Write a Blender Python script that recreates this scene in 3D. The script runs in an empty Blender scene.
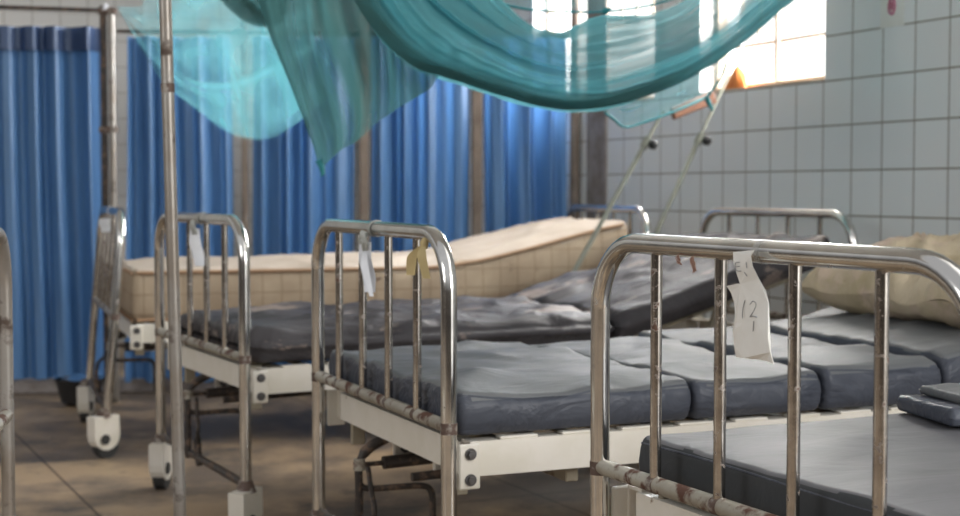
import bpy, math, random
from mathutils import Vector, Matrix, noise
R = math.radians
sc = bpy.context.scene
col = sc.collection
rng = random.Random(7)

# ------------------------------------------------------------------ camera
FPX, YH, H = 1468.0, 188.7, 1.0
PITCH = math.atan((258 - YH) / FPX)
cam_d = bpy.data.cameras.new('camera')
cam_d.sensor_width = 36
cam_d.lens = FPX / 960 * 36
cam_d.clip_start = 0.05
cam_d.dof.use_dof = True
cam_d.dof.focus_distance = 2.35
cam_d.dof.aperture_fstop = 5.2
cam = bpy.data.objects.new('camera', cam_d)
cam.location = (0, 0, H)
cam.rotation_euler = (math.pi / 2 - PITCH, 0, 0)
col.objects.link(cam)
sc.camera = cam

# ------------------------------------------------------------------ light
w = bpy.data.worlds.new('world')
sc.world = w
w.use_nodes = True
nt = w.node_tree
nt.nodes.clear()
wo = nt.nodes.new('ShaderNodeOutputWorld')
bg = nt.nodes.new('ShaderNodeBackground')
tc = nt.nodes.new('ShaderNodeTexCoord')
sep = nt.nodes.new('ShaderNodeSeparateXYZ')
cr = nt.nodes.new('ShaderNodeValToRGB')
nt.links.new(tc.outputs['Generated'], sep.inputs[0])
mr = nt.nodes.new('ShaderNodeMapRange')
mr.inputs['From Min'].default_value = -1
mr.inputs['From Max'].default_value = 1
nt.links.new(sep.outputs['Z'], mr.inputs['Value'])
nt.links.new(mr.outputs[0], cr.inputs[0])
cr.color_ramp.elements[0].position = 0.50
cr.color_ramp.elements[0].color = (0.05, 0.042, 0.036, 1)
cr.color_ramp.elements[1].position = 0.68
cr.color_ramp.elements[1].color = (0.54, 0.545, 0.555, 1)
# brighter daylight sky on the window side of the building
dt = nt.nodes.new('ShaderNodeVectorMath')
dt.operation = 'DOT_PRODUCT'
dt.inputs[1].default_value = (0.919, 0.394, 0.0)
nt.links.new(tc.outputs['Generated'], dt.inputs[0])
m2 = nt.nodes.new('ShaderNodeMapRange')
m2.inputs['From Min'].default_value = 0.10
m2.inputs['From Max'].default_value = 0.45
nt.links.new(dt.outputs['Value'], m2.inputs['Value'])
mxw = nt.nodes.new('ShaderNodeMix')
mxw.data_type = 'RGBA'
nt.links.new(m2.outputs[0], mxw.inputs[0])
nt.links.new(cr.outputs[0], mxw.inputs[6])
mxw.inputs[7].default_value = (2.3, 2.25, 2.15, 1)
nt.links.new(mxw.outputs[2], bg.inputs['Color'])
bg.inputs['Strength'].default_value = 1.0
nt.links.new(bg.outputs[0], wo.inputs[0])


def area_light(name, loc, target, sx, sy, power, color=(1, 1, 1)):
    d = bpy.data.lights.new(name, 'AREA')
    d.shape = 'RECTANGLE'
    d.size, d.size_y = sx, sy
    d.energy = power
    d.color = color
    o = bpy.data.objects.new(name, d)
    o.location = loc
    o.rotation_euler = (Vector(target) - Vector(loc)).to_track_quat('-Z', 'Y').to_euler()
    col.objects.link(o)
    return o


PHW = math.atan(630 / FPX)
WD = 3.38
WN = Vector((math.cos(PHW), math.sin(PHW), 0))
WT = Vector((-math.sin(PHW), math.cos(PHW), 0))


def wallp(s, z, off=0.0):
    """point on the right wall; off > 0 is into the room"""
    p = WN * (WD - off) + WT * s
    p.z = z
    return p


area_light('daylight_window_near', wallp(4.95, 2.0, -0.45), wallp(4.9, 0.9, 2.5), 1.3, 1.3, 210, (1.0, 0.98, 0.95))
area_light('daylight_window_far', wallp(6.5, 2.0, -0.45), wallp(6.4, 1.0, 2.5), 1.2, 1.3, 140, (0.97, 0.98, 1.0))
area_light('added_light_right_rear', (3.3, -0.3, 2.1), (0.6, 4.0, 0.5), 0.9, 1.9, 95, (1.0, 0.99, 0.97))  # added area light behind right, for chrome highlights and fill
area_light('added_light_left', (-3.6, 0.6, 2.2), (0.0, 5.0, 0.8), 1.6, 1.5, 34, (1.0, 0.99, 0.97))  # added dim area light on the left, for fill and chrome streaks

sc.view_settings.view_transform = 'Standard'
sc.view_settings.look = 'None'
sc.view_settings.gamma = 1
sc.view_settings.use_curve_mapping = False
sc.view_settings.exposure = 0.13


# ------------------------------------------------------------------ helpers
def P(x, y, Y):
    """world point seen at photo pixel (x, y) at forward distance Y"""
    a = (x - 480) / FPX
    b = -(y - 258) / FPX
    d = Vector((a, math.cos(PITCH) + b * math.sin(PITCH), -math.sin(PITCH) + b * math.cos(PITCH)))
    return Vector((0, 0, H)) + d * (Y / d.y)


def catmull(pts, n):
    pts = [Vector(p) for p in pts]
    ext = [pts[0] * 2 - pts[1]] + pts + [pts[-1] * 2 - pts[-2]]
    m = len(pts) - 1
    out = []
    for i in range(n):
        t = i / (n - 1) * m
        k = min(int(t), m - 1)
        t -= k
        a, b, c, d = ext[k:k + 4]
        out.append(0.5 * ((2 * b) + (c - a) * t + (2 * a - 5 * b + 4 * c - d) * t * t + (3 * b - a - 3 * c + d) * t ** 3))
    return out


class MB:
    def __init__(self):
        self.v, self.f, self.dens = [], [], []

    def box(self, c, s, rot=None, bev=0.0):
        c = Vector(c)
        hx, hy, hz = s[0] / 2, s[1] / 2, s[2] / 2
        M = rot if rot is not None else Matrix.Identity(3)
        b0 = len(self.v)
        if bev <= 0:
            for x in (-hx, hx):
                for y in (-hy, hy):
                    for z in (-hz, hz):
                        self.v.append(c + M @ Vector((x, y, z)))
            for q in ((0, 1, 3, 2), (4, 6, 7, 5), (0, 4, 5, 1), (2, 3, 7, 6), (0, 2, 6, 4), (1, 5, 7, 3)):
                self.f.append(tuple(b0 + i for i in q))
        else:
            b = min(bev, hx * .9, hy * .9, hz * .9)
            idx = {}
            for sx in (-1, 1):
                for sy in (-1, 1):
                    for sz in (-1, 1):
                        for ax in range(3):
                            p = [sx * (hx - b), sy * (hy - b), sz * (hz - b)]
                            p[ax] += (sx, sy, sz)[ax] * b
                            idx[(sx, sy, sz, ax)] = len(self.v)
                            self.v.append(c + M @ Vector(p))
            for ax in range(3):
                o1, o2 = (ax + 1) % 3, (ax + 2) % 3
                for s_ in (-1, 1):
                    q = []
                    for a, b_ in ((-1, -1), (1, -1), (1, 1), (-1, 1)):
                        k = [0, 0, 0]
                        k[ax], k[o1], k[o2] = s_, a, b_
                        q.append(idx[(k[0], k[1], k[2], ax)])
                    self.f.append(tuple(q if s_ > 0 else q[::-1]))
                for a in (-1, 1):
                    for b_ in (-1, 1):
                        k0, k1 = [0, 0, 0], [0, 0, 0]
                        k0[ax], k1[ax] = -1, 1
                        k0[o1] = k1[o1] = a
                        k0[o2] = k1[o2] = b_
                        self.f.append((idx[(*k0, o1)], idx[(*k1, o1)], idx[(*k1, o2)], idx[(*k0, o2)]))
            for sx in (-1, 1):
                for sy in (-1, 1):
                    for sz in (-1, 1):
                        self.f.append(tuple(idx[(sx, sy, sz, a)] for a in range(3)))
        return self

    def tube(self, path, r, n=14, cap=True):
        path = [Vector(p) for p in path]
        m = len(path)
        rr = r if isinstance(r, (list, tuple)) else [r] * m
        b0 = len(self.v)
        up = None
        for i, p in enumerate(path):
            t = (path[min(i + 1, m - 1)] - path[max(i - 1, 0)]).normalized()
            if up is None:
                up = Vector((0, 0, 1)) if abs(t.z) < .9 else Vector((1, 0, 0))
            x = t.cross(up)
            x = x.normalized() if x.length > 1e-6 else t.orthogonal().normalized()
            y = x.cross(t).normalized()
            up = y
            for k in range(n):
                a = 2 * math.pi * k / n
                self.v.append(p + (x * math.cos(a) + y * math.sin(a)) * rr[i])
        for i in range(m - 1):
            for k in range(n):
                k2 = (k + 1) % n
                self.f.append((b0 + i * n + k, b0 + i * n + k2, b0 + (i + 1) * n + k2, b0 + (i + 1) * n + k))
        if cap:
            self.f.append(tuple(b0 + k for k in range(n))[::-1])
            self.f.append(tuple(b0 + (m - 1) * n + k for k in range(n)))
        return self

    def grid(self, fn, nu, nv, closed_u=False, dens=None):
        b0 = len(self.v)
        for j in range(nv):
            for i in range(nu):
                u = i / (nu if closed_u else nu - 1)
                v = j / (nv - 1)
                self.v.append(Vector(fn(u, v)))
                if dens:
                    self.dens.append(dens(u, v))
        mu = nu if closed_u else nu - 1
        for j in range(nv - 1):
            for i in range(mu):
                i2 = (i + 1) % nu
                self.f.append((b0 + j * nu + i, b0 + j * nu + i2, b0 + (j + 1) * nu + i2, b0 + (j + 1) * nu + i))
        return b0

    def build(self, name, mat, parent=None, smooth=True, label=None, angle=40, recalc=True):
        me = bpy.data.meshes.new(name)
        me.from_pydata([tuple(v) for v in self.v], [], self.f)
        me.update()
        if recalc:
            import bmesh
            bm = bmesh.new()
            bm.from_mesh(me)
            bmesh.ops.recalc_face_normals(bm, faces=bm.faces)
            bm.to_mesh(me)
            bm.free()
        if self.dens and len(self.dens) == len(self.v):
            at = me.attributes.new('weave', 'FLOAT', 'POINT')
            for i, d in enumerate(self.dens):
                at.data[i].value = d
        me.materials.append(mat)
        if smooth:
            for p in me.polygons:
                p.use_smooth = True
            try:
                me.set_sharp_from_angle(angle=R(angle))
            except Exception:
                pass
        o = bpy.data.objects.new(name, me)
        col.objects.link(o)
        if parent:
            o.parent = parent
        if label:
            o['label'] = label
        return o


def thing(name, label, cat, loc=(0, 0, 0), rotz=0, group=None):
    o = bpy.data.objects.new(name, None)
    o.empty_display_size = .1
    col.objects.link(o)
    o.location = loc
    o.rotation_euler = (0, 0, rotz)
    o['label'] = label
    o['category'] = cat
    if group:
        o['group'] = group
    return o


def tag(o, label, cat, group=None):
    o['label'] = label
    o['category'] = cat
    if group:
        o['group'] = group
    return o


def struct(o):
    o['kind'] = 'structure'
    return o


# ------------------------------------------------------------------ materials
def newmat(name):
    m = bpy.data.materials.new(name)
    m.use_nodes = True
    n = m.node_tree
    return m, n, n.nodes['Principled BSDF']


def obcoord(n, scale=(1, 1, 1)):
    t = n.nodes.new('ShaderNodeTexCoord')
    mp = n.nodes.new('ShaderNodeMapping')
    mp.inputs['Scale'].default_value = scale
    n.links.new(t.outputs['Object'], mp.inputs['Vector'])
    return mp.outputs[0]


def noise_fac(n, vec, scale, lo, hi, detail=5, rough=.6):
    t = n.nodes.new('ShaderNodeTexNoise')
    t.inputs['Scale'].default_value = scale
    t.inputs['Detail'].default_value = detail
    t.inputs['Roughness'].default_value = rough
    n.links.new(vec, t.inputs['Vector'])
    r = n.nodes.new('ShaderNodeMapRange')
    r.inputs['From Min'].default_value = lo
    r.inputs['From Max'].default_value = hi
    r.clamp = True
    n.links.new(t.outputs['Fac'], r.inputs['Value'])
    return r.outputs[0], t.outputs['Fac']


def mix(n, fac, a, b):
    m = n.nodes.new('ShaderNodeMix')
    m.data_type = 'RGBA'
    if isinstance(fac, float):
        m.inputs[0].default_value = fac
    else:
        n.links.new(fac, m.inputs[0])
    for i, c in ((6, a), (7, b)):
        if isinstance(c, tuple):
            m.inputs[i].default_value = (*c, 1)
        else:
            n.links.new(c, m.inputs[i])
    return m.outputs[2]


def bump(n, b, src, strength, dist=.01):
    k = n.nodes.new('ShaderNodeBump')
    k.inputs['Strength'].default_value = strength
    k.inputs['Distance'].default_value = dist
    n.links.new(src, k.inputs['Height'])
    n.links.new(k.outputs[0], b.inputs['Normal'])


def worn(name, base, rust, metallic, rough, lo=.56, hi=.66, scale=14, stretch=(1, 1, 1), c2=None, bmp=.15):
    """metal or paint with wear that has a shape of its own"""
    m, n, b = newmat(name)
    v = obcoord(n, stretch)
    f, raw = noise_fac(n, v, scale, lo, hi)
    basec = base
    if c2:
        f2, _ = noise_fac(n, v, scale * .35, .4, .6)
        basec = mix(n, f2, base, c2)
    n.links.new(mix(n, f, basec, rust), b.inputs['Base Color'])
    r = n.nodes.new('ShaderNodeMapRange')
    r.inputs['To Min'].default_value = metallic
    r.inputs['To Max'].default_value = 0.0
    n.links.new(f, r.inputs['Value'])
    n.links.new(r.outputs[0], b.inputs['Metallic'])
    r = n.nodes.new('ShaderNodeMapRange')
    r.inputs['To Min'].default_value = rough
    r.inputs['To Max'].default_value = 0.8
    n.links.new(f, r.inputs['Value'])
    n.links.new(r.outputs[0], b.inputs['Roughness'])
    bump(n, b, raw, bmp, .002)
    return m


def plain(name, c, rough=.6, metallic=0.0, c2=None, scale=20, bmp=0.0, spec=.5):
    m, n, b = newmat(name)
    v = obcoord(n)
    f, raw = noise_fac(n, v, scale, .35, .65)
    n.links.new(mix(n, f, c, c2 or tuple(x * .85 for x in c)), b.inputs['Base Color'])
    b.inputs['Roughness'].default_value = rough
    b.inputs['Metallic'].default_value = metallic
    b.inputs['Specular IOR Level'].default_value = spec
    if bmp:
        bump(n, b, raw, bmp, .004)
    return m


M = {}
M['chrome'] = worn('worn_chrome', (.74, .73, .70), (.16, .085, .05), 1.0, .13, .66, .76, 26, c2=(.58, .57, .555), bmp=.03)
M['chrome_bar'] = worn('pitted_chrome_bar', (.60, .57, .53), (.11, .06, .04), 1.0, .16, .60, .68, 60, c2=(.42, .39, .36), bmp=.08)
M['lower_bar'] = worn('rusty_lower_rail', (.44, .42, .36), (.10, .045, .03), .35, .38, .50, .60, 20, c2=(.30, .27, .22))
M['rust'] = worn('rust', (.115, .075, .06), (.30, .27, .24), .2, .6, .50, .58, 45)
M['cream'] = worn('cream_enamel', (.82, .78, .71), (.22, .15, .09), 0, .38, .70, .76, 22, c2=(.76, .72, .63), bmp=.05)
M['cream_dark'] = worn('dirty_cream_enamel', (.42, .38, .29), (.12, .07, .045), 0, .5, .55, .66, 16, c2=(.32, .28, .21))
M['bolt'] = plain('steel_bolt', (.16, .16, .17), .4, .8, (.10, .09, .08), 60)
M['blackmetal'] = worn('rusty_dark_steel', (.05, .042, .038), (.16, .11, .08), .3, .5, .5, .62, 40)
M['blackplastic'] = plain('black_plastic', (.02, .02, .022), .45)
M['rubber'] = plain('grey_rubber', (.035, .035, .035), .7)
M['oldpole'] = worn('worn_steel_pole', (.36, .345, .325), (.08, .055, .042), .45, .38, .56, .66, 12, c2=(.27, .235, .20))
M['greenpole'] = worn('grey_green_pole', (.27, .28, .235), (.14, .11, .08), .2, .45, .66, .76, 15)
M['timber'] = plain('weathered_timber', (.25, .205, .17), .8, 0, (.14, .105, .085), 9, .2)
M['bar_wood'] = plain('orange_brown_wood', (.22, .085, .035), .6, 0, (.13, .045, .02), 14, .1)
M['orange'] = plain('orange_cloth', (.75, .25, .06), .8, 0, (.6, .17, .04), 30)
M['concrete'] = plain('stained_plaster', (.33, .30, .29), .9, 0, (.20, .17, .155), 12, .3)
M['paper'] = plain('creased_paper', (.86, .86, .83), .8, 0, (.80, .79, .75), 18, .25)
M['white_cloth'] = plain('white_tape', (.78, .80, .84), .7, 0, (.70, .72, .77), 20, .1)
def clear_tape():
    m, n, b = newmat('clear_tape')
    b.inputs['Base Color'].default_value = (.6, .6, .57, 1)
    b.inputs['Roughness'].default_value = .25
    b.inputs['Alpha'].default_value = .22
    return m


M['tape'] = clear_tape()
M['plastic_film'] = plain('cloudy_plastic', (.50, .52, .50), .35, 0, (.40, .41, .38), 40, .3)
M['yellow_cloth'] = plain('yellow_cloth_strip', (.62, .50, .26), .8, 0, (.55, .44, .22), 30, .2)
M['thread'] = plain('orange_thread', (.42, .24, .18), .8)
M['ink'] = plain('pencil_mark', (.27, .27, .29), .8)
M['redink'] = plain('faded_red_print', (.55, .14, .28), .8, 0, (.45, .12, .2), 40)
M['blue'] = plain('bright_blue_plastic', (.01, .22, .65), .5)
M['frame_paint'] = plain('window_frame_paint', (.48, .38, .30), .6, 0, (.36, .27, .2), 30)
M['sill'] = plain('sill_plaster', (.62, .54, .44), .8, 0, (.5, .4, .3), 25)
M['ceiling'] = plain('ceiling_paint', (.66, .65, .62), .9)


def vinyl(name, c, c2, rough, wrinkle, wscale, stretch=(1, 1, 1), patch=None, dist=.02, spec=.22):
    m, n, b = newmat(name)
    v = obcoord(n, stretch)
    f, raw = noise_fac(n, v, 2.5, .35, .65, 6)
    base = mix(n, f, c, c2)
    if patch:
        pf, _ = noise_fac(n, obcoord(n, (2.0, 4.5, 4.5)), patch[1], patch[2], patch[3], 8, .7)
        base = mix(n, pf, base, patch[0])
    n.links.new(base, b.inputs['Base Color'])
    b.inputs['Roughness'].default_value = rough
    b.inputs['Specular IOR Level'].default_value = spec
    t = n.nodes.new('ShaderNodeTexNoise')
    t.inputs['Scale'].default_value = wscale
    t.inputs['Detail'].default_value = 4
    t.inputs['Distortion'].default_value = .8
    n.links.new(v, t.inputs['Vector'])
    bump(n, b, t.outputs['Fac'], wrinkle, dist)
    return m


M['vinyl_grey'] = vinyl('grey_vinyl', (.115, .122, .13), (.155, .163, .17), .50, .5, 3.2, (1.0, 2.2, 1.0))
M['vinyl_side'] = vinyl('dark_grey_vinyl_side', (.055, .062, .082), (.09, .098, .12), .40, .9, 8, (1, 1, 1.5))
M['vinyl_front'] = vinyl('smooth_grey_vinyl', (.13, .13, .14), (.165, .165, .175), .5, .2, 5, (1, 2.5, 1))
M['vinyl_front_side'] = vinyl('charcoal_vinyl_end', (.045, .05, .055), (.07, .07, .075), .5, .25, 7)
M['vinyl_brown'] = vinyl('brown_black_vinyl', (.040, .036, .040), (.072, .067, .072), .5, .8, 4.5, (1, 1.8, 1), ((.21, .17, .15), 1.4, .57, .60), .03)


def ticking():
    m, n, b = newmat('tan_quilted_ticking')
    v = obcoord(n)
    f, raw = noise_fac(n, v, 4, .35, .65, 6)
    base = mix(n, f, (.43, .34, .245), (.31, .235, .165))
    sp, _ = noise_fac(n, v, 16, .70, .74, 3)
    base = mix(n, sp, base, (.12, .07, .05))
    g = n.nodes.new('ShaderNodeTexBrick')
    g.offset = 0
    g.inputs['Scale'].default_value = 1
    g.inputs['Brick Width'].default_value = .075
    g.inputs['Row Height'].default_value = .075
    g.inputs['Mortar Size'].default_value = .0035
    g.inputs['Mortar Smooth'].default_value = .7
    g.inputs['Color1'].default_value = g.inputs['Color2'].default_value = (1, 1, 1, 1)
    g.inputs['Mortar'].default_value = (.62, .56, .5, 1)
    s = n.nodes.new('ShaderNodeSeparateXYZ')
    n.links.new(v, s.inputs[0])
    c = n.nodes.new('ShaderNodeCombineXYZ')
    n.links.new(s.outputs[0], c.inputs[0])
    n.links.new(s.outputs[2], c.inputs[1])
    n.links.new(c.outputs[0], g.inputs['Vector'])
    mu = n.nodes.new('ShaderNodeMix')
    mu.data_type = 'RGBA'
    mu.blend_type = 'MULTIPLY'
    mu.inputs[0].default_value = .75
    n.links.new(base, mu.inputs[6])
    n.links.new(g.outputs['Color'], mu.inputs[7])
    n.links.new(mu.outputs[2], b.inputs['Base Color'])
    b.inputs['Roughness'].default_value = .9
    bump(n, b, g.outputs['Color'], .5, .006)
    return m


M['ticking'] = ticking()
M['ticking_top'] = vinyl('cream_ticking_top', (.47, .405, .345), (.38, .32, .26), .85, .5, 6)
M['piping'] = plain('brown_piping', (.36, .22, .13), .8)
M['pillow'] = vinyl('stained_beige_cotton', (.68, .58, .43), (.50, .41, .26), .85, .9, 9, (1, 1.5, 1), ((.66, .52, .42), 1.0, .5, .62), .02)
M['pillow_top'] = M['pillow']


def tile_mat(name, s0, z0, c1, c2, mortar):
    m, n, b = newmat(name)
    t = n.nodes.new('ShaderNodeTexCoord')
    s = n.nodes.new('ShaderNodeSeparateXYZ')
    n.links.new(t.outputs['Object'], s.inputs[0])
    c = n.nodes.new('ShaderNodeCombineXYZ')
    for k, (i, off) in enumerate(((0, s0), (2, z0))):
        a = n.nodes.new('ShaderNodeMath')
        a.operation = 'SUBTRACT'
        a.inputs[1].default_value = off - 20 * (.1725, .1675)[k]
        n.links.new(s.outputs[i], a.inputs[0])
        n.links.new(a.outputs[0], c.inputs[k])
    g = n.nodes.new('ShaderNodeTexBrick')
    g.offset = 0
    g.inputs['Scale'].default_value = 1
    g.inputs['Brick Width'].default_value = .1725
    g.inputs['Row Height'].default_value = .1675
    g.inputs['Mortar Size'].default_value = .0032
    g.inputs['Mortar Smooth'].default_value = .3
    g.inputs['Color1'].default_value = (*c1, 1)
    g.inputs['Color2'].default_value = (*c2, 1)
    g.inputs['Mortar'].default_value = (*mortar, 1)
    n.links.new(c.outputs[0], g.inputs['Vector'])
    f, _ = noise_fac(n, t.outputs['Object'], 3, .4, .75)
    n.links.new(mix(n, f, g.outputs['Color'], tuple(x * .86 for x in c1)), b.inputs['Base Color'])
    n.links.new(g.outputs['Color'], b.inputs['Base Color'])
    b.inputs['Roughness'].default_value = .30
    iv = n.nodes.new('ShaderNodeMath')
    iv.operation = 'SUBTRACT'
    iv.inputs[0].default_value = 1
    n.links.new(g.outputs['Fac'], iv.inputs[1])
    bump(n, b, iv.outputs[0], .5, .003)
    return m


M['tile_right'] = tile_mat('pale_blue_grey_wall_tile', 4.077, 1.2355, (.84, .865, .875), (.80, .83, .845), (.20, .17, .13))
M['tile_back'] = tile_mat('off_white_wall_tile', .05, 1.12, (.66, .65, .62), (.62, .62, .59), (.30, .28, .24))


def floor_mat():
    m, n, b = newmat('worn_terrazzo_floor')
    v = obcoord(n)
    f, raw = noise_fac(n, v, 1.6, .42, .57, 7, .65)
    base = mix(n, f, (.46, .33, .20), (.17, .13, .095))
    s, _ = noise_fac(n, v, 110, .45, .65, 3)
    s2, _ = noise_fac(n, v, 110, .58, .75, 3)
    base = mix(n, s2, base, (.38, .28, .18))
    d, _ = noise_fac(n, v, 1.5, .53, .64, 8, .75)
    base = mix(n, d, base, (.10, .085, .07))
    rot = n.nodes.new('ShaderNodeMapping')
    rot.inputs['Rotation'].default_value = (0, 0, -R(26))
    rot.inputs['Location'].default_value = (-.904 + 13.5, -7.2 + 30, 0)
    t = n.nodes.new('ShaderNodeTexCoord')
    n.links.new(t.outputs['Object'], rot.inputs['Vector'])
    g = n.nodes.new('ShaderNodeTexBrick')
    g.offset = 0
    g.inputs['Scale'].default_value = 1
    g.inputs['Brick Width'].default_value = 1.35
    g.inputs['Row Height'].default_value = 3.0
    g.inputs['Mortar Size'].default_value = .005
    g.inputs['Color1'].default_value = (1, 1, 1, 1)
    g.inputs['Color2'].default_value = (.85, .85, .88, 1)
    g.inputs['Mortar'].default_value = (.25, .22, .2, 1)
    n.links.new(rot.outputs[0], g.inputs['Vector'])
    mu = n.nodes.new('ShaderNodeMix')
    mu.data_type = 'RGBA'
    mu.blend_type = 'MULTIPLY'
    mu.inputs[0].default_value = 1
    n.links.new(base, mu.inputs[6])
    n.links.new(g.outputs['Color'], mu.inputs[7])
    n.links.new(mu.outputs[2], b.inputs['Base Color'])
    b.inputs['Roughness'].default_value = .5
    bump(n, b, raw, .1, .004)
    return m


M['floor'] = floor_mat()


def curtain_mat(name='blue_curtain_cloth', ca=(.09, .235, .50), cb=(.12, .29, .58)):
    m, n, b = newmat(name)
    n.nodes.remove(b)
    out = n.nodes['Material Output']
    f, _ = noise_fac(n, obcoord(n, (3, 3, .4)), 3, .35, .65)
    c = mix(n, f, ca, cb)
    d = n.nodes.new('ShaderNodeBsdfDiffuse')
    tr = n.nodes.new('ShaderNodeBsdfTranslucent')
    gl = n.nodes.new('ShaderNodeBsdfGlossy')
    gl.inputs['Roughness'].default_value = .45
    gl.inputs['Color'].default_value = (.75, .85, 1, 1)
    n.links.new(c, d.inputs[0])
    n.links.new(c, tr.inputs[0])
    m1 = n.nodes.new('ShaderNodeMixShader')
    m1.inputs[0].default_value = .35
    n.links.new(d.outputs[0], m1.inputs[1])
    n.links.new(tr.outputs[0], m1.inputs[2])
    m2 = n.nodes.new('ShaderNodeMixShader')
    m2.inputs[0].default_value = .10
    n.links.new(m1.outputs[0], m2.inputs[1])
    n.links.new(gl.outputs[0], m2.inputs[2])
    n.links.new(m2.outputs[0], out.inputs[0])
    return m


M['curtain'] = curtain_mat()
M['header'] = curtain_mat('dark_navy_header_cloth', (.035, .075, .19), (.05, .10, .24))


def net_mat(name, dc, tcol, tfac):
    m, n, b = newmat(name)
    n.nodes.remove(b)
    out = n.nodes['Material Output']
    at = n.nodes.new('ShaderNodeAttribute')
    at.attribute_name = 'weave'
    d = n.nodes.new('ShaderNodeBsdfDiffuse')
    tr = n.nodes.new('ShaderNodeBsdfTranslucent')
    d.inputs[0].default_value = (*dc, 1)
    tr.inputs[0].default_value = (*tcol, 1)
    tp = n.nodes.new('ShaderNodeBsdfTransparent')
    m1 = n.nodes.new('ShaderNodeMixShader')
    m1.inputs[0].default_value = tfac
    n.links.new(d.outputs[0], m1.inputs[1])
    n.links.new(tr.outputs[0], m1.inputs[2])
    m2 = n.nodes.new('ShaderNodeMixShader')
    n.links.new(at.outputs['Fac'], m2.inputs[0])
    n.links.new(tp.outputs[0], m2.inputs[1])
    n.links.new(m1.outputs[0], m2.inputs[2])
    n.links.new(m2.outputs[0], out.inputs[0])
    return m


M['net'] = net_mat('teal_mosquito_netting', (.165, .42, .46), (.18, .52, .58), .6)
M['net_shaded'] = net_mat('shaded_plies_of_teal_netting', (.115, .27, .275), (.08, .24, .25), .22)  # darker, less translucent netting: shade of the thick folds put into its colour
M['hem'] = plain('teal_hem_tape', (.03, .25, .28), .8)

# ------------------------------------------------------------------ setting
struct(MB().box((0, 5, -.1), (16, 16, .2)).build('floor', M['floor'], smooth=False))
struct(MB().box((0.4, 7.2, 3.15), (9, 8.6, .2)).build('ceiling', M['ceiling'], smooth=False))

WROT = math.atan2(WT.y, WT.x)
S_W1, S_W2 = (4.588, 5.47), (5.86, 7.15)
Z_SILL, Z_HEAD = 1.407, 2.45


def wall_with_windows():
    mb = MB()
    T = .22
    s0, s1 = -1.5, 10.2

    def seg(a, b, z0, z1):
        mb.box(((a + b) / 2, -T / 2, (z0 + z1) / 2), (b - a, T, z1 - z0))
    seg(s0, s1, 0, Z_SILL)
    seg(s0, s1, Z_HEAD, 3.05)
    seg(s0, S_W1[0], Z_SILL, Z_HEAD)
    seg(S_W1[1], S_W2[0], Z_SILL, Z_HEAD)
    seg(S_W2[1], s1, Z_SILL, Z_HEAD)
    o = struct(mb.build('wall_right', M['tile_right'], smooth=False))
    o.location = WN * WD
    o.rotation_euler = (0, 0, WROT)
    return o


wall_with_windows()


def window(name, a, b, mulls, zbar, thin):
    root = thing(name, '', '')
    del root['label'], root['category']
    root['kind'] = 'structure'
    root.location = WN * WD
    root.rotation_euler = (0, 0, WROT)
    fr = MB()
    t = .028
    fr.box(((a + b) / 2, -.10, Z_SILL + t / 2), (b - a, .05, t))
    fr.box(((a + b) / 2, -.10, Z_HEAD - t / 2), (b - a, .05, t))
    fr.box((a + .006, -.10, (Z_SILL + Z_HEAD) / 2), (.012, .05, Z_HEAD - Z_SILL - 2 * t))
    fr.box((b - t / 2, -.10, (Z_SILL + Z_HEAD) / 2), (t, .05, Z_HEAD - Z_SILL - 2 * t))
    fr.build('window_frame', M['frame_paint'], root, smooth=False)
    g = MB()
    g.box(((a + b) / 2, -.10, zbar), (b - a - .04, .02, .012))
    for s in mulls:
        g.box((s, -.09, (Z_SILL + Z_HEAD) / 2), (.02, .03, Z_HEAD - Z_SILL - .06))
    for s in thin:
        g.box((s, -.10, (zbar + Z_HEAD) / 2), (.013, .013, Z_HEAD - zbar - .03))
    g.build('window_bars', M['frame_paint'], root, smooth=False)
    si = MB()
    si.box(((a + b) / 2, -.035, Z_SILL + .004), (b - a, .07, .008))
    si.build('window_sill', M['sill'], root, smooth=False)


window('window_1', S_W1[0], S_W1[1], [5.015], 1.598, [4.68, 4.83, 5.17, 5.30])
window('window_2', S_W2[0], S_W2[1], [6.5], 1.80, [6.05, 6.2, 6.35, 6.65, 6.8, 6.95])

CORNER = WN * WD + WT * 9.75
o = MB().box((3.5, .11, 1.52), (7.6, .22, 3.05)).build('wall_back', M['tile_back'], smooth=False)
o.location = CORNER
o.rotation_euler = (0, 0, math.atan2(-WN.y, -WN.x))
o.location = CORNER - Vector((0, 0, 0))
struct(o)
# the back wall's mesh runs along its own +x; its thickness must lie behind the room
for v in o.data.vertices:
    v.co.y = -v.co.y
o.data.flip_normals()

# rough plaster pilaster and pipe on the right wall
pil = MB()
sa, sb = 6.311, 6.511
pil.box(((sa + sb) / 2, .004, 1.5), (sb - sa, .012, 3.0))
o = struct(pil.build('trim_1', M['concrete'], smooth=False))
o.location = WN * WD
o.rotation_euler = (0, 0, WROT)
o = MB().tube([(6.60, .030, .0), (6.60, .030, 3.0)], .024).build('wall_pipe', M['timber'])
tag(o, 'thin brown vertical pipe on the tiled wall at the right edge of the curtains', 'pipe')
o.location = WN * WD
o.rotation_euler = (0, 0, WROT)

# kerb below the curtains
KA, KB = Vector((-3.4, 6.98, 0)), Vector((.33, 7.35, 0))
kd = (KB - KA)
kr = math.atan2(kd.y, kd.x)


def cur(x, off=0.0, z=0.0):
    """point on the curtain line below photo column x"""
    k = (x - 480) / FPX
    t = (k * KA.y - KA.x) / (kd.x - k * kd.y)
    p = KA + kd * t + Vector((math.sin(kr), -math.cos(kr), 0)) * off
    p.z = z
    return p


o = MB().box((kd.length / 2, .06, .035), (kd.length, .12, .07), bev=.008).build('trim_2', M['concrete'], smooth=False)
o.location = KA
o.rotation_euler = (0, 0, kr)
struct(o)


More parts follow.
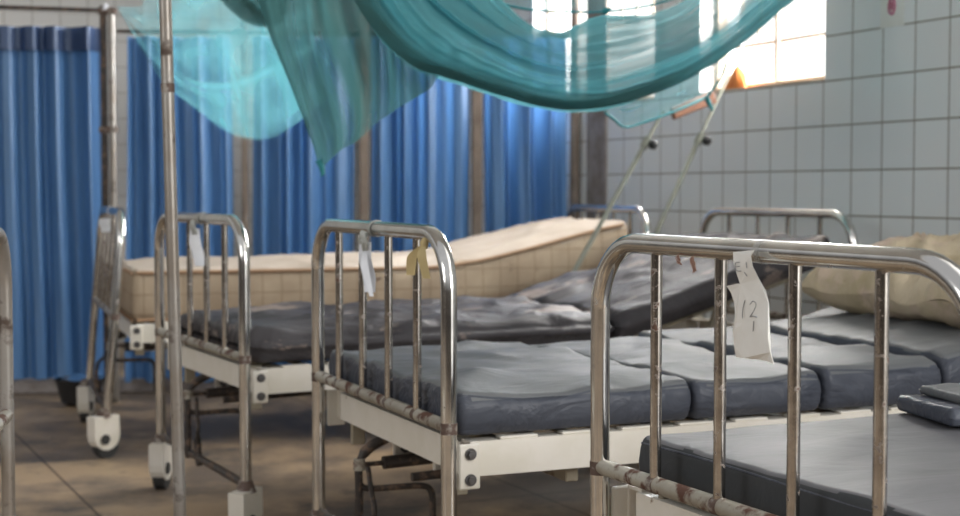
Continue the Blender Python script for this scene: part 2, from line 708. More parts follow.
# ------------------------------------------------------------------ curtains
def zy(y, Y):
    return P(480, y, Y).z


def curtain(x0, x1, ytop, ybot, seed, label, header=False, flare=0.0, amp=.044):
    a, b = cur(x0, .0), cur(x1, .0)
    d = b - a
    L = d.length
    t = thing('curtain', label, 'curtain', a, math.atan2(d.y, d.x), 'blue screen curtains')
    ym = (a.y + b.y) / 2
    zt, zb = zy(ytop, ym), zy(ybot, ym)
    r = random.Random(seed)
    nf = L / .125
    ph = [r.uniform(0, 6.3) for _ in range(4)]

    def fold(s, z):
        q = s / L
        wv = q + .018 * math.sin(9 * q + ph[0]) + .012 * math.sin(23 * q + ph[1])
        k = .55 + .45 * math.sin(5.0 * q + ph[2])
        g = math.sin(2 * math.pi * nf * wv + ph[3] + .5 * math.sin(1.7 * z + ph[1]))
        g = g + .28 * math.sin(2 * math.pi * nf * 2.1 * wv + ph[2] + z)
        g = math.copysign(abs(g) ** .8, g)
        return amp * (.55 + .6 * k) * g + .012 * noise.noise(Vector((s * 3, z * 1.3, seed)))
    mb = MB()

    def fn(u, v):
        z = zb + (zt - zb) * v
        s = u * L
        sh = .012 * math.sin(2.3 * z + ph[0]) * (1 - v)
        s2 = s + sh + flare * (1 - v) * (u - .5)
        return (s2, fold(s, z) - .0, z)
    mb.grid(fn, int(L * 220), 26)
    mb.build('curtain_cloth', M['curtain'], t, angle=180, recalc=False)
    if header:
        hb = MB()
        hb.grid(lambda u, v: (u * L, fold(u * L, zt) * .8 - .035, zt - .10 + .115 * v), int(L * 150), 5)
        hb.build('header_band', M['header'], t, angle=180, recalc=False, label='doubled dark gathered top band')
    return t


curtain(-75, 106, 30, 379, 3, 'leftmost blue pleated curtain with a dark gathered top band under a thin rail', True)
curtain(130, 232, 37, 381, 5, 'blue curtain behind the foreground pole, second from the left, partly under the net', flare=.04)
curtain(254, 355, 37, 381, 11, 'blue curtain between the first and second brown timber posts')
curtain(372, 470, 37, 381, 17, 'blue curtain between the second and third brown timber posts')
curtain(484, 566, 37, 381, 23, 'rightmost blue curtain beside the tiled wall and thin pipe')

for (xx, lab) in ((245.5, 'brown timber post right of the curtain at the foreground pole, partly under the net'),
                  (364, 'brown timber post rising behind the footboard with the yellow strip'),
                  (476.5, 'brown timber post left of the rightmost blue curtain')):
    p = cur(xx, .02)
    mb = MB().box((0, 0, 1.47), ({245.5: .030}.get(xx, .046), .045, 2.92), bev=.005)
    o = mb.build('timber_post', M['timber'], smooth=False)
    o.location = (p.x, p.y, .01)
    o.rotation_euler = (0, 0, kr)
    tag(o, lab, 'post', 'timber posts between the curtains')

# screen rails
pa, pb = cur(-90, .02, 0), cur(108, .02, 0)
zr = zy(12.5, 7.2)
o = MB().tube([(pa.x, pa.y, zr + .02), (pb.x, pb.y, zr)], .010).build('curtain_rail', M['blackmetal'])
tag(o, 'thin dark rail above the leftmost blue curtain', 'rail')
pa, pb = cur(119, .0, 0), cur(570, .0, 0)
zr = zy(32.5, 7.2)
o = MB().tube([(pa.x, pa.y, zr), (pb.x, pb.y, zr)], .009).build('curtain_rail', M['blackmetal'])
tag(o, 'thin dark rail along the curtains right of the twin pole, mostly behind the net', 'rail')

# twin pole at the end of the leftmost curtain
base = P(112.5, 300, 6.85)
t = thing('screen_pole', 'tall twin steel pole between the two leftmost blue curtains', 'pole', (base.x, base.y, 0))
zt = P(112, 6, 6.85).z
MB().tube([(-.028, .0, 0), (-.028, 0, zt)], .015).build('dark_upright', M['blackmetal'], t)
MB().tube([(.012, -.006, 0), (.012, -.006, zt - .04)], .017).build('steel_upright', M['oldpole'], t)
for zc in (1.30, 1.86):
    MB().box((-.008, 0, zc * .98), (.085, .045, .03), bev=.006).build('clamp', M['rust'], t)
MB().tube([(-.015, -.01, zt - .02), (-.015, -.01, zt + .01)], [.017, .010]).build('cap', M['white_cloth'], t)


# ------------------------------------------------------------------ beds
W = .88
RT = .0165


def arc_path(yw, ztop, zbot, rad, lean=0.0, n=10):
    pts = [(0, -yw, zbot), (0, -yw, ztop - rad)]
    for i in range(1, n + 1):
        a = math.pi / 2 * i / n
        pts.append((0, -yw + rad - rad * math.cos(a), ztop - rad + rad * math.sin(a)))
    for i in range(0, n + 1):
        a = math.pi / 2 * i / n
        pts.append((0, yw - rad + rad * math.sin(a), ztop - rad + rad * math.cos(a)))
    pts.append((0, yw, zbot))
    return pts


HT, HL = .911, .527


def caster(root, x, y, steer=0.0):
    Mr = Matrix.Rotation(steer, 3, 'Z')
    c = Vector((x, y, 0))
    mb = MB()
    # D shaped housing
    prof = [(-.058, .158), (.052, .158), (.055, .08)]
    for i in range(9):
        a = -i / 8 * math.pi
        prof.append((-.001 + .056 * math.cos(a), .086 + .056 * math.sin(a)))
    n = len(prof)
    b0 = len(mb.v)
    for yy in (-.024, .024):
        for px, pz in prof:
            mb.v.append(c + Mr @ Vector((px, yy, pz)))
    for i in range(n):
        j = (i + 1) % n
        mb.f.append((b0 + i, b0 + j, b0 + n + j, b0 + n + i))
    mb.f.append(tuple(b0 + i for i in range(n)))
    mb.f.append(tuple(b0 + n + i for i in range(n))[::-1])
    h = mb.build('caster_housing', M['cream'], root, smooth=False, label='cream painted caster housing')
    wl = MB()
    wl.tube([c + Mr @ Vector((.006, -.019, .0465)), c + Mr @ Vector((.006, .019, .0465))], .0465, 24)
    wl.build('wheel', M['rubber'], h)
    hb = MB()
    hb.tube([c + Mr @ Vector((-.012, -.029, .072)), c + Mr @ Vector((-.012, .029, .072))], .019, 18)
    hb.build('wheel_hub', M['rubber'], h)
    MB().tube([c + Vector((0, 0, .152)), c + Vector((0, 0, .185))], [.030, .018]).build('leg_collar', M['rust'], root, label='rust brown collar')


def bolt(root, p, axis, name='bolt'):
    p = Vector(p)
    a = Vector(axis).normalized()
    MB().tube([p - a * .002, p + a * .004], .012, 16).tube([p + a * .003, p + a * .010], .008, 6).build(name, M['bolt'], root)


def make_bed(P0, phi, L, label, group='hospital beds in the row', lean=0.0, raise_back=False, steers=(.9, .75)):
    """P0: far foot post; phi: direction of the bed from the camera's right; lean tips the foot hoop"""
    far = Vector((P0[0], P0[1], 0))
    near = far + Vector((math.sin(phi), -math.cos(phi), 0)) * W
    mid = (far + near) / 2
    t = thing('hospital_bed', label, 'bed', mid, phi, group)
    hw = W / 2
    for xe, nm, ln in ((0, 'footboard_hoop', lean), (L, 'headboard_hoop', 0)):
        fx = lambda z: xe - ln * (HT - z)
        mb = MB()
        mb.tube([(fx(z), y, z) for _, y, z in arc_path(hw, HT, .16, .115)], RT, 20)
        hoop = mb.build(nm, M['chrome'], t, label='chrome tube hoop')
        for k in range(1, 5):
            y = hw - W * k / 5
            MB().tube([(fx(HL), y, HL + .004), (fx(HT), y, HT - .008)], .0092, 14).build('upright_bar', M['chrome_bar'], hoop)
        for y in (hw, -hw):
            MB().tube([(fx(HL - .014), y, HL - .014), (fx(HL), y, HL + .009)], RT + .0006, 18).build('weld_collar', M['rust'], hoop)
        lb = MB()
        lb.tube([(fx(HL), -hw + .01, HL), (fx(HL), hw - .01, HL)], .0138, 18)
        lb = lb.build('lower_rail', M['lower_bar'], t, label='dull rail with rust spots')
        for k in range(1, 5):
            y = hw - W * k / 5
            MB().tube([(fx(HL), y - .008, HL), (fx(HL), y + .010, HL)], .0144, 16).build('weld_collar', M['rust'], lb)
        for y, st in ((hw, steers[0]), (-hw, steers[1])):
            caster(t, fx(.0), y, st)
    # side rails, flush outside the mattress
    x1 = L - .02
    for sy in (-1, 1):
        y = sy * (hw - .012)
        mb = MB()
        mb.box((x1 / 2 + .02, y, .455), (x1 - .06, .006, .066))
        mb.box((x1 / 2 + .02, y - sy * .02, .4895), (x1 - .06, .045, .006))
        for i in range(int(L / .14)):
            mb.box((.16 + i * .14, y - sy * .014, .4955), (.085, .028, .006), bev=.002)
        mb.build('side_rail', M['cream'], t, smooth=False, label='cream enamelled side rail')
        mb = MB().box((.045, y + sy * .008, .444), (.046, .010, .092), bev=.003)
        pl = mb.build('corner_plate', M['cream'], t, smooth=False)
        for z in (.470, .418):
            bolt(pl, (.046, y + sy * .013, z), (0, sy, 0))
    for xx, sg in ((.045, 1), (L - .045, -1)):
        mb = MB()
        mb.box((xx, 0, .452), (.006, W - .10, .062))
        mb.box((xx + sg * .020, 0, .484), (.045, W - .10, .006))
        mb.build('end_rail', M['cream'], t, smooth=False, label='cream cross rail under the end hoop')
    flat = 1.2 if raise_back else L - .1
    x = .12
    while x < flat:
        MB().box((x, 0, .4885), (.03, W - .06, .004)).build('slat', M['cream_dark'], t, smooth=False)
        x += .085
    for y in (-.33, .33):
        MB().box((.068, y, .43), (.035, .014, .13), bev=.003).build('hanger_bracket', M['cream_dark'], t, smooth=False)
    for y in (-.12, .14):
        br = MB().box((.12, y, .400), (.055, .010, .085), bev=.003).build('hanger_bracket', M['cream'], t, smooth=False)
        bolt(br, (.12, y - .007, .385), (0, -1, 0))
    # crank: hanging shaft, screw spindle and folded handle
    MB().tube([(.055, .105, .358), (.18, .105, .362)], .0155, 14).tube([(.16, .105, .362), (L * .5, .105, .40)], .009, 10).tube(
        [(-.004, .105, .357), (.06, .105, .358)], .006, 8).build('crank_spindle', M['blackmetal'], t)
    MB().tube([(.03, -.15, .372), (L * .5, -.15, .40)], .010, 10).build('crank_spindle', M['blackmetal'], t)
    pts = [(.075, .11, .45), (.07, .11, .42), (.02, .107, .395), (-.004, .105, .36), (-.005, .105, .30), (-.005, .105, .22), (-.005, .105, .16)]
    MB().tube(catmull(pts, 24), [.0130] * 10 + [.0095] * 14, 12).build('crank_shaft', M['blackmetal'], t)
    MB().tube([(-.004, .105, .345), (-.004, .105, .372)], .0145, 12).build('crank_elbow', M['lower_bar'], t)
    pts = [(-.006, .105, .318), (.004, .104, .304), (.03, .10, .300), (.10, .095, .300), (.15, .09, .298), (.168, .088, .285), (.172, .087, .25), (.172, .086, .17)]
    MB().tube(catmull(pts, 44), .0078, 10).build('crank_handle', M['blackmetal'], t, label='rusty folding crank handle')
    for xx, zz in ((.30, .40), (L * .55, .42)):
        MB().box((xx, 0, zz), (.03, W - .10, .03), bev=.003).build('cross_member', M['cream_dark'], t, smooth=False)
    # linkage bar between the caster tops at the foot
    xb = -lean * (HT - .175)
    fs = MB()
    fs.tube([(xb, hw - .02, .178), (xb, -hw + .02, .172)], .0115, 12)
    fs = fs.build('foot_stretcher', M['blackmetal'], t, label='dark rusty brake bar low between the foot legs')
    pts = [(xb, .02, .178), (xb - .004, .01, .225), (xb - .004, .0, .275), (xb + .01, .06, .30), (xb + .04, .16, .31), (xb + .05, .20, .33)]
    MB().tube(catmull(pts, 22), .0065, 8).build('brake_lever', M['blackmetal'], fs)
    MB().tube([(xb, .0, .155), (xb, .02, .19), (xb - .003, .015, .235)], .012, 10).build('lever_socket', M['blackmetal'], fs)
    if raise_back:
        for sy in (-1, 1):
            a = Vector((1.27, sy * .33, .490))
            b = Vector((2.02, sy * .33, .492 + lift2(2.02) - .004))
            MB().tube([a, b], .010, 8).build('back_frame', M['cream_dark'], t)
            MB().tube([Vector((1.62, sy * .33, .40)), Vector((1.70, sy * .33, .485 + lift2(1.70) - .004))], .009, 8).build('back_stay', M['cream_dark'], t)
    return t


def lift2(x):
    return math.tan(R(15)) * (x - 1.27) if x > 1.27 else 0


BEDS = {}
BEDS[4] = make_bed((.2045, 2.488), .447, 2.15, 'nearest chrome-ended hospital bed, its footboard hung with the handwritten paper tag')
BEDS[3] = make_bed((-.41, 3.703), .407, 2.15, 'hospital bed with the white tag and yellow strip on its chrome footboard')
BEDS[2] = make_bed((-1.062, 4.855), .480, 2.2, 'hospital bed behind the tall foreground pole, with the dark torn mattress', raise_back=True, steers=(1.0, .75))
BEDS[1] = make_bed((-1.615, 6.28), .335, 2.15, 'farthest hospital bed, by the blue curtains, holding the tan mattress', lean=.085, steers=(1.25, .55))


# opposite bed at the left edge
o_phi = math.pi - R(10)
t5 = thing('hospital_bed', 'hospital bed at the left edge of the photo, only its chrome end post showing', 'bed', (0, 0, 0), 0, None)
FP = P(7, 403, 3.06)
far5 = Vector((FP.x, FP.y, 0))
d5 = Vector((.17, -.985, 0))
mid5 = far5 + d5 * (W / 2)
t5.location = mid5
t5.rotation_euler = (0, 0, math.atan2(-d5.x, d5.y) + math.pi + math.pi)
hw = W / 2
mb = MB()
mb.tube([(0, y, z) for _, y, z in arc_path(hw, HT, .16, .115)], RT * .85, 18)
hp5 = mb.build('footboard_hoop', M['oldpole'], t5)
for k in range(1, 5):
    y = hw - W * k / 5
    MB().tube([(0, y, HL), (0, y, HT - .008)], .0092, 12).build('upright_bar', M['chrome_bar'], hp5)
MB().tube([(0, -hw + .01, HL), (0, hw - .01, HL)], .0138, 14).build('lower_rail', M['lower_bar'], t5)
for y in (-hw, hw):
    caster(t5, 0, y, .3)
for sy in (-1, 1):
    MB().box((1.02, sy * (hw - .03), .455), (2.0, .006, .066)).build('side_rail', M['cream'], t5, smooth=False)
mb = MB()
mb.box((.045, 0, .452), (.006, W - .10, .062))
mb.build('end_rail', M['cream'], t5, smooth=False)
mb = MB()
mb.tube([(2.03, y, z) for _, y, z in arc_path(hw, HT, .16, .115)], RT * .85, 14)
mb.build('headboard_hoop', M['oldpole'], t5)


# ------------------------------------------------------------------ mattresses
def smooth01(t):
    t = max(0, min(1, t))
    return t * t * (3 - 2 * t)


def pad(mb, x0, x1, yw, zb, zt, rad=.03, nx=60, puff=.008, wr=.006, wf=5.0, seed=0, bend=None, sag=0.0, dome=0.0,
        corner=.04, side_push=None):
    """soft slab from x0 to x1, half width yw; bend(x) lifts bottom and top"""
    ny = 28
    th = zt - zb
    prof = []          # closed cross-section, (y, z, kind)
    r = min(rad, th / 2 - .001)
    for i in range(ny):
        u = i / (ny - 1)
        prof.append((-yw + r + (2 * yw - 2 * r) * u, th / 2, 1))
    for i in range(1, 6):
        a = math.pi / 2 * i / 6
        prof.append((yw - r + r * math.sin(a), th / 2 - r + r * math.cos(a), 1))
    for i in range(0, 5):
        prof.append((yw + puff * math.sin(math.pi * (i + .5) / 5), (th / 2 - r) * (1 - 2 * (i + .0) / 4), 0))
    for i in range(1, 6):
        a = math.pi / 2 * i / 6
        prof.append((yw - r + r * math.cos(a), -th / 2 + r - r * math.sin(a), 0))
    for i in range(8):
        prof.append((yw - r - (2 * yw - 2 * r) * i / 7, -th / 2, 0))
    for i in range(1, 6):
        a = math.pi / 2 * i / 6
        prof.append((-yw + r - r * math.sin(a), -th / 2 + r - r * math.cos(a), 0))
    for i in range(0, 5):
        prof.append((-yw - puff * math.sin(math.pi * (i + .5) / 5), -(th / 2 - r) * (1 - 2 * i / 4), 0))
    for i in range(1, 6):
        a = math.pi / 2 * i / 6
        prof.append((-yw + r - r * math.cos(a), th / 2 - r + r * math.sin(a), 1))
    n = len(prof)
    xs, sc_ = [], []
    for i in range(6):                       # rounded start
        a = math.pi / 2 * i / 6
        xs.append(x0 + r - r * math.cos(a))
        sc_.append(1 - (1 - math.sin(a)))
    m = nx
    for i in range(m + 1):
        xs.append(x0 + r + (x1 - x0 - 2 * r) * i / m)
        sc_.append(1)
    for i in range(5, -1, -1):
        a = math.pi / 2 * i / 6
        xs.append(x1 - r + r * math.cos(a))
        sc_.append(math.sin(a))
    b0 = len(mb.v)
    zc = (zb + zt) / 2
    for x, s in zip(xs, sc_):
        kr_ = r * (1 - s)
        lift = bend(x) if bend else 0
        qx = (x - x0) / (x1 - x0)
        for (y, z, k) in prof:
            yy = y - math.copysign(min(abs(y), kr_), y)
            zz = z - math.copysign(min(abs(z), kr_), z)
            if k:
                e = max(0, 1 - abs(y) / yw) ** .5
                v3 = Vector((x * wf * .6, y * wf * 1.2, seed))
                zz += wr * (noise.noise(v3) * 1.3 + .6 * noise.noise(v3 * 2.7)) * s
                rg = 1 - abs(noise.noise(Vector((x * wf * .5 + seed, y * wf, seed * 2.1)))) * 5
                if rg > 0:
                    zz += wr * 1.1 * rg * s
                zz += dome * (1 - (y / yw) ** 2) * math.sin(math.pi * qx) ** .5 if 0 < qx < 1 else 0
                zz -= sag * math.exp(-((abs(y) - yw) / .06) ** 2)
            else:
                yy += math.copysign(.006 * noise.noise(Vector((x * 9, z * 22, seed + 5))), y)
            mb.v.append(Vector((x, yy, zc + zz + lift)))
    for i in range(len(xs) - 1):
        for k in range(n):
            k2 = (k + 1) % n
            mb.f.append((b0 + i * n + k, b0 + i * n + k2, b0 + (i + 1) * n + k2, b0 + (i + 1) * n + k))
    mb.f.append(tuple(b0 + k for k in range(n))[::-1])
    mb.f.append(tuple(b0 + (len(xs) - 1) * n + k for k in range(n)))
    return mb


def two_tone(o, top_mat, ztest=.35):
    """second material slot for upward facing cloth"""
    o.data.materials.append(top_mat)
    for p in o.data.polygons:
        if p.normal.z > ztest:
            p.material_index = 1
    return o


def on_bed(k, name, label, cat):
    b = BEDS[k]
    return thing(name, label, cat, b.location.copy(), b.rotation_euler.z)


ZB = .5015
# bed 1: thick tan mattress, head raised
m1 = on_bed(1, 'mattress', 'thick tan quilted mattress with its head end raised, by the blue curtains', 'mattress')


def lift1(x):
    return (.165 * smooth01((x - 1.15) / 1.15) * 1.15 if x > 1.15 else 0) + .0 * x


o = two_tone(pad(MB(), .035, 2.08, .405, ZB, .692, .026, 70, .008, .010, 4, 4, lift1, dome=.026).build('ticking_cover', M['ticking'], m1, angle=60), M['ticking_top'], .6)
mb = MB()
for zz in (.688, .510):
    for sy in (-1, 1):
        mb.tube([(x, sy * .409, zz - .004 + lift1(x)) for x in [.05 + i * .04 for i in range(51)]], .006, 8)
    mb.tube([(.034, -.40, zz - .004), (.034, .40, zz - .004)], .006, 8)
mb.build('edge_piping', M['piping'], m1, label='brown stitched edge piping')

# bed 2: dark mattress with raised worn back part
m2 = on_bed(2, 'mattress', 'worn brown-black mattress with torn cover and raised back, behind the grey sectioned mattress', 'mattress')


pad(MB(), .035, 1.25, .40, ZB, .602, .035, 50, .02, .014, 6, 2, None, sag=.012).build('foot_section', M['vinyl_brown'], m2, angle=180, label='sagging shiny foot section')
pad(MB(), 1.255, 2.14, .41, ZB + .006, .606, .030, 60, .01, .016, 5, 9, lambda x: lift2(x) + .0, sag=.008).build('back_section', M['vinyl_brown'], m2, angle=180, label='raised crumpled back section')
# bed 3: four grey sections
m3 = on_bed(3, 'mattress', 'grey vinyl mattress in several puffy sections, on the bed under the beige pillow', 'mattress')


def lift3(x):
    return math.tan(R(6)) * (x - 1.24) if x > 1.24 else 0


secs = ((.022, .566, .592, 3), (.570, .904, .592, 8), (.908, 1.240, .602, 14), (1.245, 2.05, .616, 21))
for i, (a, b, zt, sd) in enumerate(secs):
    o = pad(MB(), a, b, .430, ZB + .002, zt, .017, 40, .008, .009, 5, sd, (lambda x: lift3(x)) if i == 3 else None,
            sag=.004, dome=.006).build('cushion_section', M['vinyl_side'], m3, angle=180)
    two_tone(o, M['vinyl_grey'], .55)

# bed 4: flat smooth mattress
m4 = on_bed(4, 'mattress', 'flat smooth grey mattress with charcoal edges, on the nearest bed', 'mattress')
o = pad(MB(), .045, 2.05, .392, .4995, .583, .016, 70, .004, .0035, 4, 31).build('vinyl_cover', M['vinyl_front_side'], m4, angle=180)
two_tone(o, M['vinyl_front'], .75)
mb = MB()
mb.tube(catmull([(.047, y, .573 + .002 * math.sin(y * 9)) for y in [-.38 + i * .076 for i in range(11)]], 60), .0022, 6)
mb.build('seam', M['vinyl_side'], m4, label='raised edge seam')

# small folded pad on the nearest mattress
q = P(978, 414, 2.62)
t = thing('folded_pad', 'small dark grey folded pad lying on the nearest mattress at the right edge', 'pad', (q.x, q.y, .591), BEDS[4].rotation_euler.z - .25)
pad(MB(), -.11, .13, .10, .0, .030, .010, 16, .003, .002, 8, 2).build('pad_layer', M['vinyl_side'], t, angle=180)
pad(MB(), -.07, .14, .09, .031, .048, .008, 16, .003, .002, 8, 3).build('pad_layer', M['vinyl_grey'], t, angle=180)
mb = MB().box((-.048, -.112, .012), (.02, .008, .02), bev=.002)
mb.build('blue_clip', M['blue'], t, smooth=False, label='small bright blue clip')


# pillow on bed 3
def pillow(parent, L, Wd, Hh, seed):
    mb = MB()

    def surf(sgn):
        def fn(u, v):
            x, y = (u - .5), (v - .5)
            ex = max(0, 1 - (2 * abs(x)) ** 2.6)
            ey = max(0, 1 - (2 * abs(y)) ** 2.6)
            h = (ex * ey) ** .42
            pin = 1 - .10 * (1 - ex) * (2 * abs(y)) ** 2
            pinx = 1 - .12 * (1 - ey) * (1 - (2 * abs(x)) ** 2)
            px = x * L * (1 + .06 * (2 * abs(y)) ** 4)
            py = y * Wd * (1 - .07 * (1 - (2 * abs(x)) ** 2)) * pin
            nz = noise.noise(Vector((px * 7, py * 7, seed)))
            rd = (1 - abs(noise.noise(Vector((px * 4 + py * 3, py * 9 - px * 5, seed + 3)))) * 5)
            return (px, py, sgn * h * Hh / 2 * (1.0 + .35 * nz) + (.036 * max(0, rd) * h + .008 * nz) * (1 if sgn > 0 else .2) + .020 * nz * (1 - h))
        return fn
    mb.grid(surf(1), 60, 46)
    mb.grid(surf(-1), 60, 46)
    return mb


pr = BEDS[3].rotation_euler.z
c = Vector((1.72, .02, 0))
Rz = Matrix.Rotation(pr, 3, 'Z')
pw = BEDS[3].location + Rz @ c
t = thing('pillow', 'large crumpled beige pillow, stained, at the head of the sectioned grey mattress', 'pillow', (pw.x, pw.y, .62 + lift3(1.72) + .074), 0)
t.rotation_euler = (Matrix.Rotation(pr, 3, 'Z') @ Matrix.Rotation(-R(7), 3, 'Y') @ Matrix.Rotation(R(0), 3, 'X')).to_euler()
pillow(t, .56, .84, .20, 9).build('pillow_case', M['pillow'], t, angle=180)


# ------------------------------------------------------------------ tags and scraps
def ribbon(mb, pts, widths, axis, thick=.0008, n=24):
    """cloth or paper strip following pts; axis = width direction"""
    cs = catmull(pts, n)
    m = len(widths) - 1
    ax = Vector(axis)
    b0 = len(mb.v)
    for i, p in enumerate(cs):
        t_ = i / (n - 1) * m
        k = min(int(t_), m - 1)
        wd = widths[k] + (widths[k + 1] - widths[k]) * (t_ - k)
        tg = (cs[min(i + 1, n - 1)] - cs[max(i - 1, 0)]).normalized()
        nr = tg.cross(ax).normalized() * thick / 2
        for s, q in ((-1, 1), (1, 1), (1, -1), (-1, -1)):
            mb.v.append(p + ax * wd / 2 * s + nr * q)
    for i in range(n - 1):
        for k in range(4):
            k2 = (k + 1) % 4
            mb.f.append((b0 + i * 4 + k, b0 + i * 4 + k2, b0 + (i + 1) * 4 + k2, b0 + (i + 1) * 4 + k))
    mb.f.append((b0, b0 + 1, b0 + 2, b0 + 3))
    e = b0 + (n - 1) * 4
    mb.f.append((e + 3, e + 2, e + 1, e))
    return mb


def bedlocal(k, x, y, z):
    b = BEDS[k]
    p = b.location + Matrix.Rotation(b.rotation_euler.z, 3, 'Z') @ Vector((x, y, 0))
    p.z = z
    return p


def ray_bed_x(k, px, py, xoff=-.03):
    """local (y, z) on the plane x = xoff of bed k seen at pixel"""
    b = BEDS[k]
    a = b.rotation_euler.z
    n = Vector((math.cos(a), math.sin(a), 0))
    d = P(px, py, 1.0) - Vector((0, 0, H))
    D = n.dot(b.location) + xoff
    s = D / n.dot(d)
    w_ = Vector((0, 0, H)) + d * s
    l = Matrix.Rotation(-a, 3, 'Z') @ (w_ - b.location)
    return l.y, w_.z


# paper tag on the nearest footboard
XO = -.024
def tagpt(px, py, off=XO):
    y, z = ray_bed_x(4, px, py, off)
    return Vector((off, y, z))


t = thing('paper_tag', 'torn white paper tag with handwritten marks on the nearest footboard', 'tag', BEDS[4].location.copy(), BEDS[4].rotation_euler.z)
outl = [(737, 252), (739, 262), (742, 274), (743.5, 284), (741, 283.5), (727, 286), (730, 293), (734, 303), (738, 315), (738, 330), (737.5, 345),
        (737, 357), (746, 358), (757, 359.5), (766, 361), (776, 364), (774, 352), (774.3, 338), (774.5, 324), (773, 318), (769, 303), (765, 291), (760, 279),
        (756.5, 266), (755, 256), (757, 250)]
mb = MB()
cen = tagpt(752, 318)
n_o = len(outl)
lay = []
for off in (XO, XO - .0012):
    b0 = len(mb.v)
    for (px, py) in outl:
        p = tagpt(px, py)
        cr_ = .004 * math.sin(py * .09) + .003 * math.sin(px * .2)
        mb.v.append(Vector((off - .004 + cr_, p.y, p.z)))
    lay.append(b0)
fa = [lay[0] + i for i in range(n_o)]
mb.f.append(tuple(fa))
mb.f.append(tuple(lay[1] + i for i in range(n_o))[::-1])
for i in range(n_o):
    j = (i + 1) % n_o
    mb.f.append((lay[0] + i, lay[0] + j, lay[1] + j, lay[1] + i))
sheet = mb.build('paper_sheet', M['paper'], t, smooth=False)
mb = MB()
yy, _ = ray_bed_x(4, 747, 250)
lp = []
for i in range(13):
    a = math.pi * 2 * i / 12
    lp.append((math.sin(a) * .0174, yy, HT + math.cos(a) * .0174))
ribbon(mb, lp, [.014, .012, .014], (0, 1, 0), .0006, 30)
mb.build('tied_loop', M['tape'], t, label='clear tape loop round the top rail')
mb = MB()
strokes = [[(749, 300), (747.5, 309), (748, 318)], [(753.5, 304.5), (756, 301), (758.8, 304), (757.5, 310), (754.5, 316.5)], [(754.5, 316.5), (757, 316), (760.5, 317)],
           [(758, 321), (758, 331)], [(746, 262), (741.5, 263), (742, 270), (747, 271)], [(742, 266.5), (746, 266)],
           [(752, 262), (752.5, 268)], [(750, 272), (752, 276)]]
for si_, st in enumerate(strokes):
    if si_ == 4:
        mb.build('handwriting', M['ink'], sheet, label='faint pencil number')
        mb = MB()
    pts = [tagpt(px, py) + Vector((-.0075, 0, 0)) + Vector((.004 * math.sin(py * .09) + .003 * math.sin(px * .2), 0, 0)) * .5 for px, py in st]
    mb.tube(catmull(pts, 14), .0006, 6)
mb.build('handwriting', M['ink'], sheet, label='faint pencil letters at the top')

# thread scraps on the nearest footboard
t = thing('thread_scrap', 'orange-brown scraps of thread hanging from the top rail of the nearest footboard', 'thread', BEDS[4].location.copy(), BEDS[4].rotation_euler.z)
mb = MB()
rr = random.Random(5)
for (px, py, n_) in ((685, 255, 7), (700, 256, 12)):
    y, z = ray_bed_x(4, px, py, 0)
    for i in range(n_):
        pts = [(-.012, y, HT - .012)]
        for k in range(4):
            pts.append((-.013 + rr.uniform(-.003, .003), y - .0015 * k + rr.uniform(-.004, .004), HT - .018 - (.003 if n_ < 10 else .0065) * k * rr.uniform(.6, 1.1)))
        mb.tube(catmull(pts, 10), .0007, 5)
mb.build('thread_strands', M['thread'], t)

# white tag and yellow strip on the second footboard
def tag_on(k, px, py0, py1, name, label, wtop, wbot, matn, knot=True, tilt=0.0, cat='tag', fold=False):
    y0, z0 = ray_bed_x(k, px, py0, -.022)
    y1, z1 = ray_bed_x(k, px + tilt, py1, -.022)
    t = thing(name, label, cat, BEDS[k].location.copy(), BEDS[k].rotation_euler.z)
    mb = MB()
    lp = [(math.sin(a) * .0185, y0 - .004 * math.cos(a), HT + math.cos(a) * .0185) for a in [math.pi * 2 * i / 12 for i in range(13)]]
    ribbon(mb, lp, [.012, .018, .012], (0, 1, 0), .0015, 26)
    if knot:
        for i in range(5):
            a = i * 1.3
            mb.tube(catmull([(-.022, y0, HT - .012), (-.034, y0 + .014 * math.cos(a), HT - .02 + .012 * math.sin(a)),
                             (-.03, y0 + .02 * math.cos(a + .7), HT - .04 + .01 * math.sin(a)), (-.024, y0, HT - .05)], 12), .0045, 6)
    mb.build('tied_loop', M[matn[0]], t)
    mb = MB()
    ribbon(mb, [(-.026, y0, HT - .03), (-.030, y0 * .7 + y1 * .3, HT - .03 + (z1 - HT + .03) * .35), (-.024, y0 * .4 + y1 * .6, HT - .03 + (z1 - HT + .03) * .7), (-.027, y1, z1)],
           [wtop, wbot, wbot, wbot * .8], (.80, -.60, 0), .001)
    if fold:
        ribbon(mb, [(-.032, y0 - .012, HT - .055), (-.036, y0 * .6 + y1 * .4 - .014, HT - .03 + (z1 - HT + .03) * .5), (-.030, y1 - .02, z1 - .008)],
               [wtop * .4, wbot * .6, wbot * .3], (.80, -.60, 0), .001)
    mb.build('tag_strip', M[matn[1]], t)
    return t


tag_on(3, 367, 230, 292, 'cloth_tag', 'long white tag knotted to the footboard beside the yellow strip', .028, .030, ('plastic_film', 'white_cloth'), True, 5, fold=True)
tag_on(2, 196, 220, 266, 'cloth_tag', 'white strip hanging from the footboard beside the tall foreground pole', .03, .036, ('plastic_film', 'white_cloth'), True, 5)
tag_on(1, 106, 212, 232, 'cloth_tag', 'small white strip on the farthest footboard, nearly edge-on', .05, .05, ('white_cloth', 'white_cloth'), False, 1)

